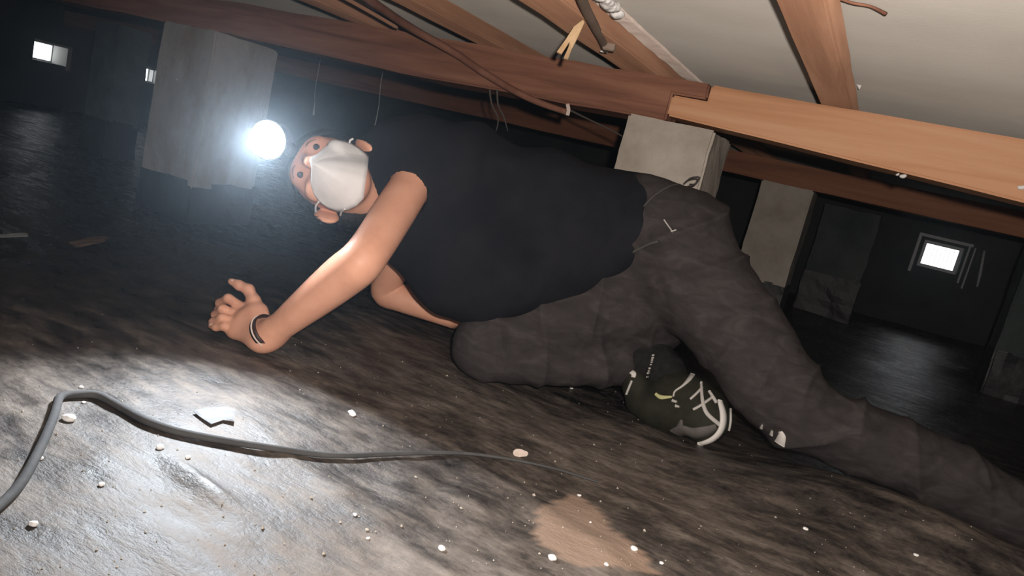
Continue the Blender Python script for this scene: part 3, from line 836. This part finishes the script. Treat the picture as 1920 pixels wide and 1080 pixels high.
    # ---------------- mask
    E = np.array([.070, .090, .098]); ec = H(0, -.02, .010); A = np.array(AX)
    def on_face(px, py):
        r = ray(px, py); o_ = (CAM - ec) @ A.T / E; d_ = r @ A.T / E
        aa, bb, cc_ = d_ @ d_, o_ @ d_, o_ @ o_ - 1; disc = bb * bb - aa * cc_
        if disc < 0: t = -bb / aa
        else: t = (-bb - math.sqrt(disc)) / aa
        hb = BB.ray_cast(Vector(CAM), Vector(norm(r)))
        if hb[0] is not None:
            t2 = float((np.array(hb[0]) - CAM) @ norm(r) / np.linalg.norm(r))
            if t2 > t - .05: t = min(t, t2)
        return (CAM + r * (t - .005) - hc) @ A.T
    rim = [(583, 296), (597, 289), (612, 276), (630, 265), (646, 265), (660, 270), (676, 280), (691, 293), (689, 315), (685, 340), (681, 372), (669, 385), (652, 393), (634, 396), (617, 391), (603, 381), (590, 365), (584, 345), (587, 325), (585, 308)]
    rim3 = np.array([on_face(*p) for p in rim])
    cen = rim3.mean(0); cen[0] = 0
    vs, fs = [], []; R = 14; n = len(rim) * 3
    ang = np.arange(n) / 3.0
    rr = np.array([rim3[int(a) % len(rim)] * (1 - a % 1) + rim3[(int(a) + 1) % len(rim)] * (a % 1) for a in ang])
    for i in range(R + 1):
        t = i / R
        pt = cen + (rr - cen) * t
        x, u = pt[:, 0], pt[:, 1]
        bulge = 0.0
        base_f = .120 * (1 - t ** 1.5) + rr[:, 2] * t ** 1.5
        ridge = .009 * np.exp(-np.abs(x) / .010) * (1 - t ** 2)           # centre fold
        fold = .0030 * np.sin((u + .35 * np.abs(x)) * 120) * np.clip(1 - t, 0, 1) * np.clip(t * 2, 0, 1)
        top = .010 * np.exp(-((u - cen[1] - .035) / .02) ** 2) * np.exp(-(x / .018) ** 2) * (1 - t ** 4)
        f_ = base_f + bulge + ridge + fold + top
        for k in range(n):
            hh = BB.ray_cast(Vector(H(x[k], u[k], .4)), Vector(-hf))
            ff = f_[k]
            if hh[0] is not None: ff = max(ff, (np.array(hh[0]) - hc) @ hf + .0045)
            vs.append(H(x[k], u[k], ff))
    for i in range(R):
        for k in range(n): fs.append((i * n + k, i * n + (k + 1) % n, (i + 1) * n + (k + 1) % n, (i + 1) * n + k))
    mk = mesh_obj('face_mask', vs, fs, M['mask'], root)
    bm = bmesh.new(); bm.from_mesh(mk.data); bmesh.ops.remove_doubles(bm, verts=bm.verts, dist=1e-5); bmesh.ops.recalc_face_normals(bm, faces=bm.faces); bm.to_mesh(mk.data); bm.free()
    so = mk.modifiers.new('thickness', 'SOLIDIFY'); so.thickness = 0.002
    for p in mk.data.polygons: p.use_smooth = True
    def sstrap(pa, pb, lift):
        a, c = H(*on_face(*pa)), H(*on_face(*pb))
        tube('ear_loop', [a + hf * .002, (a + c) / 2 + hf * lift, c], .0022, M['mask'], mk, 6)
    sstrap((600, 378), (592, 398), .006); sstrap((648, 392), (638, 404), .004); sstrap((656, 270), (662, 260), .004)
    # ---------------- t-shirt
    s = SDF()
    s.chain([(P(772, 312, 1.64), .108), (P(880, 345, 1.66), .112), (P(1020, 390, 1.68), .110), (P(1120, 415, 1.685), .112), (P(1178, 428, 1.69), .114)], .06)
    s.chain([(P(790, 440, 1.68), .098), (P(880, 480, 1.66), .112), (P(960, 500, 1.66), .105), (P(1060, 490, 1.67), .100)], .07)
    s.chain([(P(850, 520, 1.66), .080), (P(905, 540, 1.66), .070)], .06)
    s.cone(P(735, 300, 1.62), .072, P(772, 312, 1.64), .10, .05)
    s.cone(P(805, 385, 1.61), .070, P(850, 440, 1.64), .085, .06)
    # sleeve round the upper arm
    sd_ = norm(lel - lsh); s0 = lsh - sd_ * .03; s1 = lsh + sd_ * .022
    s.cone(s0, .068, s1, .060, .03)
    s.cone(P(728, 345, 1.615), .066, P(800, 385, 1.645), .082, .05)
    s.cone(lsh + sd_ * .020, .0445, lsh + sd_ * .16, .047, .004, op='s')
    # neck hole
    s.cone(H(0, -.02, -.045), .056, P(704, 322, 1.645), .052, .006, op='s')
    V, Fc = s.mesh(.005)
    nn = vert_normals(V, Fc)
    x_i, y_i = V @ XI, V @ YI
    base_i = (P(800, 350, 1.6) @ XI, P(800, 350, 1.6) @ YI)
    u_ = x_i - base_i[0]; v_ = y_i - base_i[1]
    g = (u_ * 1.0 + v_ * 0.42) * 30 + 2.2 * vnoise(V, 5, 41)
    fold = .0065 * np.clip(np.sin(g), -.3, 1) * 1.7 * np.clip((u_ + .02) / .15, 0, 1) * (0.6 + .6 * vnoise(V, 7, 43))
    fold = fold + .0035 * fbm(V, 13, 2, 45)
    wgt = np.clip((np.linalg.norm(V - (lsh + sd_ * .05), axis=1) - .08) / .06, .12, 1)
    V = V + nn * (fold * wgt)[:, None]
    np_mesh('t_shirt', V, Fc, M['shirt'], root)
    TB = bvh_of(V, Fc)
    # ---------------- trousers
    t = SDF()
    t.chain([(P(1195, 425, 1.69), .104), (P(1265, 452, 1.66), .120)], .05)
    t.limb([(P(1262, 462, 1.655), .122), (P(1300, 525, 1.63), .116), (P(1385, 625, 1.59), .098), (lkn, .088), (P(1552, 797, 1.54), .073), (P(1700, 857, 1.53), .073), (P(1810, 913, 1.52), .071), (P(1905, 967, 1.52), .069), (P(1990, 1010, 1.52), .066)], .03, 3)
    t.chain([(P(1160, 530, 1.72), .112), (P(1030, 600, 1.70), .092), (P(935, 640, 1.66), .070), (P(912, 648, 1.65), .066)], .04)
    t.chain([(P(1030, 450, 1.70), .085), (P(1120, 440, 1.70), .095), (P(1195, 425, 1.69), .102)], .05)
    t.chain([(P(1110, 560, 1.73), .10), (P(1190, 575, 1.755), .105), (P(1225, 610, 1.77), .075)], .05)
    t.limb([(P(912, 650, 1.65), .066), (P(1000, 672, 1.665), .060), (P(1100, 680, 1.70), .054), (P(1160, 684, 1.725), .048)], .03)
    t.cut(P(1192, 700, 1.70), norm(P(1260, 715, 1.70) - P(1150, 690, 1.70)), P(1195, 700, 1.7) - .075, P(1195, 700, 1.7) + .075, .004) if False else None
    V, Fc = t.mesh(.005)
    nn = vert_normals(V, Fc)
    ax1 = norm(lkn - lhip)
    def seg_t(a, c_):
        d = c_ - a; return np.clip(((V - a) @ d) / (d @ d), -.3, 1.3)
    dl = lambda a, c_: np.linalg.norm(V - (a + seg_t(a, c_)[:, None] * (c_ - a)), axis=1)
    d1, d2, d3, d4 = dl(lhip, lkn), dl(lkn, lan), dl(rhip, rkn), dl(rkn, ran)
    def rings(ax, fr, seed, warp=2.4, slant=0.0):
        g = (V @ norm(ax)) * fr + slant * (V @ _u0) * fr + warp * vnoise(V, 4.5, seed)
        r_ = 1 - np.abs(np.sin(g)); return 2.0 * r_ ** 2.6
    f1 = rings(norm(lkn - lhip) + .35 * XI * 0, 24, 51) * .0075 * (.5 + .7 * np.clip(vnoise(V, 5, 53) + .4, 0, 1))
    f2 = rings(lan - lkn, 27, 55) * .0060 * (.4 + .8 * np.clip(vnoise(V, 6, 57) + .3, 0, 1))
    f3 = rings(rkn - rhip, 26, 59) * .006
    f4_ = rings(ran - rkn, 26, 61) * .005
    dm = np.stack([d1, d2, d3, d4]); w = np.exp(-(dm / .05) ** 2) + 1e-6; w /= w.sum(0)
    fold = (w * np.stack([f1, f2, f3, f4_])).sum(0) + .0045 * fbm(V, 13, 3, 63)
    V = V + nn * fold[:, None]
    tr = np_mesh('trousers', V, Fc, M['trousers'], root)
    TR = bvh_of(V, Fc)
    # seams, pocket edge, belt loop and white strips standing in for a glint on the leg
    strip_on('seam', TR, [(1296, 342), (1258, 348), (1225, 368), (1200, 396), (1180, 430), (1168, 462)], .0035, M['seam'], tr, .001)
    strip_on('pocket_edge', TR, [(1170, 455), (1166, 475), (1172, 480), (1195, 468), (1218, 457), (1236, 452)], .0045, M['seam'], tr, .0025)
    strip_on('pocket_stitch', TR, [(1245, 412), (1252, 422), (1262, 436)], .0025, M['pale_lace'], tr, .001)
    strip_on('pocket_stitch', TR, [(1258, 434), (1268, 431)], .003, M['pale_lace'], tr, .001)
    lp = [P(1285, 342, 1.66), P(1296, 334, 1.65), P(1311, 333, 1.65), P(1304, 345, 1.65), P(1293, 346, 1.66)]
    tube('belt_loop', lp, .0022, M['trousers'], tr, 6)
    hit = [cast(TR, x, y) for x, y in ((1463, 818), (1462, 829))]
    strip_on('hem_glint', TR, [(1463, 808), (1466, 818), (1462, 832)], [.006, .016, .022], M['white'], tr, .002)
    strip_on('hem_glint', TR, [(1448, 806), (1446, 816)], [.004, .008], M['pale_lace'], tr, .001)
    strip_on('hem_glint', TR, [(1430, 795), (1427, 803)], [.003, .006], M['pale_lace'], tr, .001)
    # far foot of the stretched leg, lying on its side behind the picture edge
    d = lan - lkn; d[2] = 0; d = norm(d); A_ = P(1985, 1008, 1.52); sd2 = np.cross(d, _u0)
    g_ = lambda l, w, h: np.array([(A_ + d * l + sd2 * w)[0], (A_ + d * l + sd2 * w)[1], 0]) + _u0 * (fz(*(A_ + d * l + sd2 * w)[:2]) + h)
    q = SDF(); q.limb([(A_, .050), (g_(.06, 0, .050), .044), (g_(.11, 0, .046), .042)], .01, 3)
    v, f = q.mesh(.004); np_mesh('sock', v, f, M['sock'], root)
    q = SDF(); q.limb([(g_(.10, -.045, .045), .036), (g_(.13, 0, .048), .045), (g_(.20, .05, .045), .042), (g_(.26, .09, .040), .033)], .01, 4)
    v, f = q.mesh(.004); s2 = np_mesh('shoe', v, f, M['shoe'], root)
    tube('sole_edge', [g_(.085, -.085, .045), g_(.145, -.05, .047), g_(.225, .01, .046), g_(.285, .075, .042)], [.010, .014, .014, .010], M['white'], s2, 8)
    return dict(root=root, ran=ran)
M['brow'] = plain('sparse_brow_hair', (0.16, 0.085, 0.06), 0.8)
M['pale_nail'] = plain('fingernail', (0.72, 0.45, 0.36), 0.35)
HEADLAMP_W = 60.0
INFO = person()

def shoe():
    root = INFO['root']
    sk = SDF()
    sk.chain([(P(1170, 682, 1.735), .044), (P(1222, 672, 1.72), .046), (P(1246, 698, 1.695), .044), (P(1262, 735, 1.665), .042)], .02)
    v, f = sk.mesh(.0035); v = v + vert_normals(v, f) * (.0012 * fbm(v, 60, 2, 4))[:, None]
    so = np_mesh('sock', v, f, M['sock'], root); SB = bvh_of(v, f)
    # the shoe: heel at picture left, toe towards the camera and right
    heel = P(1222, 765, 1.665); ball = P(1300, 775, 1.61); toe = P(1322, 792, 1.59)
    fw = norm(ball - heel)
    up = norm(XI * .55 - YI * .62 + ZI * .2); up = norm(up - fw * (up @ fw)); lat = np.cross(fw, up)
    q = SDF()
    q.chain([(P(1205, 752, 1.69), .036), (P(1235, 765, 1.665), .042), (P(1275, 770, 1.635), .044), (P(1312, 780, 1.60), .042), (P(1322, 792, 1.59), .034)], .03)
    q.chain([(P(1262, 730, 1.665), .046), (P(1295, 748, 1.63), .043), (P(1322, 775, 1.60), .037)], .03)
    q.chain([(P(1205, 745, 1.695), .036), (P(1192, 722, 1.70), .027), (P(1190, 706, 1.70), .020)], .02)
    q.chain([(P(1322, 795, 1.60), .040), (P(1335, 785, 1.605), .036), (P(1334, 760, 1.625), .032)], .02)
    v, f = q.mesh(.0032)
    sh = np_mesh('shoe', v, f, M['shoe'], root); B = bvh_of(v, f)
    # bulky sole strip and toe details follow the surface of the shoe
    strip_on('toe_bumper', B, [(1284, 829), (1305, 832), (1328, 827), (1345, 815), (1354, 798), (1355, 775), (1349, 752)], [.003, .012, .015, .016, .017, .016, .013], M['white'], sh, .004)
    strip_on('sole_edge', B, [(1366, 806), (1369, 790), (1369, 768)], [.004, .006, .005], M['pale_lace'], sh, .003)
    strip_on('lace', B, [(1314, 718), (1317, 752), (1325, 775), (1347, 795)], [.004, .007, .008, .008], M['pale_lace'], sh, .004)
    strip_on('lace', B, [(1294, 749), (1306, 738), (1316, 727)], .0045, M['pale_lace'], sh, .003)
    strip_on('lace', B, [(1300, 768), (1316, 759), (1334, 746)], .0050, M['pale_lace'], sh, .003)
    strip_on('lace', B, [(1329, 734), (1337, 746), (1343, 756)], [.005, .007, .007], M['pale_lace'], sh, .004)
    strip_on('collar_piping', B, [(1263, 744), (1266, 734), (1280, 724), (1292, 712), (1299, 702)], [.003, .003, .004, .009, .010], M['pale_lace'], sh, .003)
    strip_on('side_mark', B, [(1230, 739), (1240, 745), (1262, 744)], [.006, .009, .003], M['yellow'], sh, .003)
    strip_on('side_mark', B, [(1261, 751), (1270, 754)], [.006, .005], M['pale_lace'], sh, .003)
    strip_on('side_mark', B, [(1267, 761), (1275, 763)], [.006, .004], M['pale_lace'], sh, .003)
    strip_on('heel_tab', B, [(1180, 696), (1188, 701), (1187, 708)], [.008, .012, .008], M['white'], sh, .003)
    strip_on('heel_stripe', B, [(1185, 714), (1180, 726), (1175, 739)], .0045, M['pale_lace'], sh, .003)
    strip_on('toe_cap', B, [(1268, 812), (1282, 808), (1300, 812), (1325, 808), (1342, 800)], [.03, .030, .026, .022, .012], M['shoe_grey'], sh, .0018)
    strip_on('toe_cap', B, [(1278, 786), (1275, 800), (1270, 812)], [.004, .014, .020], M['shoe_grey'], sh, .0018)
    # row of small white letters down the sock
    for (px, py, w, h) in ((1224.5, 666, 5, 3), (1224, 671, 5, 3), (1223, 675, 4, 3), (1222.5, 679, 4, 2.5), (1221, 683.5, 3.5, 2.5), (1219, 690.5, 4.5, 3.5), (1217.5, 695.5, 4, 2.5), (1216.5, 699.5, 5, 3), (1214.5, 706.5, 4, 2.5)):
        strip_on('sock_letter', SB, [(px - w / 2, py + .4), (px + w / 2, py - .4)], h * .00118, M['pale_lace'], so, .0012, sub=2)
shoe()

def bracelet():
    root = INFO['root']
    a = P(514, 622, 1.475); h = P(497, 632, 1.485); d = norm(norm(h - a) * .4 + norm(a - P(690, 503, 1.36)) * .6)
    c = P(500, 622, 1.478)
    s = norm(np.cross(d, ZI)); t = np.cross(s, d)
    vs, fs = [], []; n = 40
    for k in range(n):
        ang = 2 * math.pi * k / n
        for da, ro in ((-.008, 0), (-.008, .003), (.008, .003), (.008, 0)):
            vs.append(c + d * da + (s * math.cos(ang) * 1.0 + t * math.sin(ang)) * (.0325 + ro))
    for k in range(n):
        i, j = k * 4, ((k + 1) % n) * 4
        for e in range(4): fs.append((i + e, i + (e + 1) % 4, j + (e + 1) % 4, j + e))
    br = mesh_obj('bracelet', vs, fs, M['leather'], root)
    tube('thong', [c + d * .001 + (s * math.cos(x) + t * math.sin(x)) * .0362 for x in np.linspace(0, 2 * math.pi, 24)], .0016, M['pinkish'], br, 6, 2)
bracelet()

# ------------------------------------------------------------------ things on the floor
def floor_pts(pix, lift):
    r = []
    for p in pix:
        h = on_floor(*p)
        if h is not None: r.append(h[0] + np.array([0, 0, lift]))
    return r
pts = floor_pts([(-120, 1060), (-40, 990), (30, 925), (68, 860), (95, 800), (105, 770), (112, 752), (140, 747), (182, 748), (225, 770), (270, 795), (330, 816), (410, 832), (500, 846), (590, 858), (650, 861), (720, 858), (800, 855), (880, 857), (960, 868), (1040, 885), (1120, 910)], .006)
tag(tube('power_cable', pts, [.0062] * 9 + [.006] * 2 + [.0058, .0055, .005, .0048, .0042, .004, .0035, .003, .0025, .0022, .002], M['cable_black'], None, 10, 5), 'long black cable snaking over the sheet in the foreground', 'cable')

def crumb(px, py, rpx, label, name='white_crumb', mat='white_bit', flat=.55, seed=0, asp=1.0):
    h = on_floor(px, py)
    if h is None: return
    c = h[0]; D = np.linalg.norm(c - CAM); r = rpx / FPX * D
    rs = np.random.RandomState(seed); a = rs.rand() * 3.14
    ax = (np.array([math.cos(a), math.sin(a), 0]), np.array([-math.sin(a), math.cos(a), 0]), np.array([0, 0, 1.]))
    sd = SDF(); z = np.array([0, 0, r * flat * .75])
    sd.ell(c + z, ax, (r * asp, r, r * flat), r * .4)
    for k in range(3):
        o_ = (rs.rand(3) - .5) * r * np.array([1.2 * asp, 1.0, .3])
        sd.ell(c + z + o_[0] * ax[0] + o_[1] * ax[1], ax, (r * .5 * asp, r * .45, r * flat * .8), r * .3)
    V, F_ = sd.mesh(max(r / 6, .0006)); V = V + vert_normals(V, F_) * (r * .12 * fbm(V, 1.2 / r, 2, seed))[:, None]
    tag(np_mesh(name, V, F_, M[mat]), label, 'crumb' if name == 'white_crumb' else 'scrap', 'crumbs scattered on the sheet')
CR = [(828, 1031, 7, 'round white crumb at the bottom, left of the beige patch'), (1188, 1031, 6.5, 'white crumb on the right edge of the beige patch'),
      (1035, 1048, 8, 'angular white crumb below the beige patch'), (300, 841, 6.5, 'round white crumb just below the black cable'),
      (152, 727, 3.5, 'tiny white crumb above the bend of the cable'), (128, 788, 10, 'large white flake inside the bend of the cable'),
      (665, 966, 4, 'small white crumb in the bright dust left of center'), (62, 985, 7, 'white crumb in the lower left corner area'),
      (1086, 930, 3.5, 'tiny white crumb at the top tip of the beige patch'), (1510, 993, 4.5, 'small pale crumb at the lower right'),
      (352, 859, 4.5, 'small crumb to the right of the round crumb by the cable'), (157, 756, 3, 'tiny crumb touching the cable bend'),
      (75, 861, 5, 'pale crumb beside the left run of the cable'), (1071, 729, 4, 'tiny white crumb below the folded shank'),
      (1137, 1060, 4.5, 'small white crumb on the bottom tip of the beige patch'), (1717, 1042, 4, 'small pale crumb near the bottom right corner'),
      (1107, 980, 2.5, 'speck in the middle of the beige patch'), (190, 910, 5, 'pale crumb among the bright streaks at left'),
      (1240, 1057, 4, 'tiny crumb right of the beige patch'), (567, 854, 2.5, 'tiny crumb on the sheet beside the cable')]
for k, (x, y, r, lb) in enumerate(CR): crumb(x, y, r, lb, seed=k)
crumb(975, 853, 11, 'crumpled pale scrap on the sheet right of the cable', 'paper_scrap', 'pinkish', .5, 60, 1.3)
crumb(660, 776, 7, 'thin pale sliver on the sheet below the elbow', 'paper_scrap', 'white_bit', .3, 61, 1.8)
def sheet_scrap(name, outline, mat, label, cat, lift, amp, seed):
    """a thin crumpled piece of sheet lying on the floor"""
    o3 = [h[0] for h in (on_floor(*p) for p in outline) if h is not None]
    c = np.mean(o3, 0); n = len(o3); vs, fs = [c + [0, 0, lift]], []; R_ = 7; K = n * 3
    for i in range(1, R_ + 1):
        for k in range(K):
            a = k / 3; q = o3[int(a) % n] * (1 - a % 1) + o3[(int(a) + 1) % n] * (a % 1)
            p = c + (q - c) * i / R_
            p = np.array([p[0], p[1], fz(p[0], p[1]) + lift + amp * abs(float(vnoise(p[None], 28, seed)[0])) * (1.0 if i < R_ else .4)])
            vs.append(p)
    for k in range(K): fs.append((0, 1 + k, 1 + (k + 1) % K))
    for i in range(R_ - 1):
        for k in range(K): fs.append((1 + i * K + k, 1 + (i + 1) * K + k, 1 + (i + 1) * K + (k + 1) % K, 1 + i * K + (k + 1) % K))
    o = mesh_obj(name, vs, fs, mat, None, False)
    md = o.modifiers.new('thickness', 'SOLIDIFY'); md.thickness = 0.0012
    return tag(o, label, cat)
sheet_scrap('brown_scrap', [(128, 458), (150, 452), (175, 446), (205, 447), (196, 456), (160, 464), (142, 466)], M['scrap'], 'flat brown scrap on the dark sheet at left', 'scrap', .003, .006, 62)
sheet_scrap('sheet_glint', [(362, 776), (385, 769), (425, 768), (440, 772), (438, 796), (418, 792), (395, 800), (376, 787)], M['film'], 'shiny wrinkled plastic piece added for a glint on the sheet above the cable', 'plastic scrap', .003, .008, 63)  # pale piece added for the glint on a wrinkle of the sheet
sheet_scrap('pale_strip', [(-10, 443), (20, 443), (52, 442), (52, 447), (15, 448), (-10, 448)], M['frame'], 'narrow pale strip on the dark sheet at the left edge', 'strip', .004, .004, 66)
crumb(690, 1010, 3, 'tiny sliver in the dust at the bottom center', 'paper_scrap', 'white_bit', .5, 64, 1.4)
# grit too fine to count
gv, gf = [], []
rs = np.random.RandomState(5)
for k in range(420):
    px, py = rs.uniform(0, 1900), rs.uniform(640, 1078)
    h = on_floor(px, py)
    if h is None or h[0][1] > 1.75: continue
    c = h[0]; r = rs.uniform(.0006, .0016) * (1 if rs.rand() < .9 else 1.8); i = len(gv)
    for d in ((1, 0, 0), (-1, 0, 0), (0, 1, 0), (0, -1, 0), (0, 0, 1), (0, 0, -1)):
        gv.append(c + np.array(d) * r * rs.uniform(.6, 1.4) + [0, 0, r * .4])
    for a, b_, c_ in ((0, 2, 4), (2, 1, 4), (1, 3, 4), (3, 0, 4), (2, 0, 5), (1, 2, 5), (3, 1, 5), (0, 3, 5)): gf.append((i + a, i + b_, i + c_))
o = mesh_obj('floor_grit', gv, gf, M['concrete'], None, False)
tag(o, 'fine pale grit scattered over the plastic sheet', 'grit', kind='stuff')

# ------------------------------------------------------------------ thin haze added for the halo round the headlamp
mt = bpy.data.materials.new('halo_air'); mt.use_nodes = True
nt = mt.node_tree; nt.nodes.remove(nt.nodes['Principled BSDF'])
vs_ = nt.nodes.new('ShaderNodeVolumeScatter'); vs_.inputs['Density'].default_value = 0.0085; vs_.inputs['Anisotropy'].default_value = 0.88
vs_.inputs['Color'].default_value = (0.72, 0.86, 1.0, 1)
nt.links.new(vs_.outputs['Volume'], nt.nodes['Material Output'].inputs['Volume'])
o = box_obj('halo_haze', (XW - 1, YF - 1, -0.6), (XR + 1, YB + 1, ZC + 0.6), mt, None, 0)
tag(o, 'thin haze added for the headlamp halo, filling the crawl space', 'haze', kind='stuff')
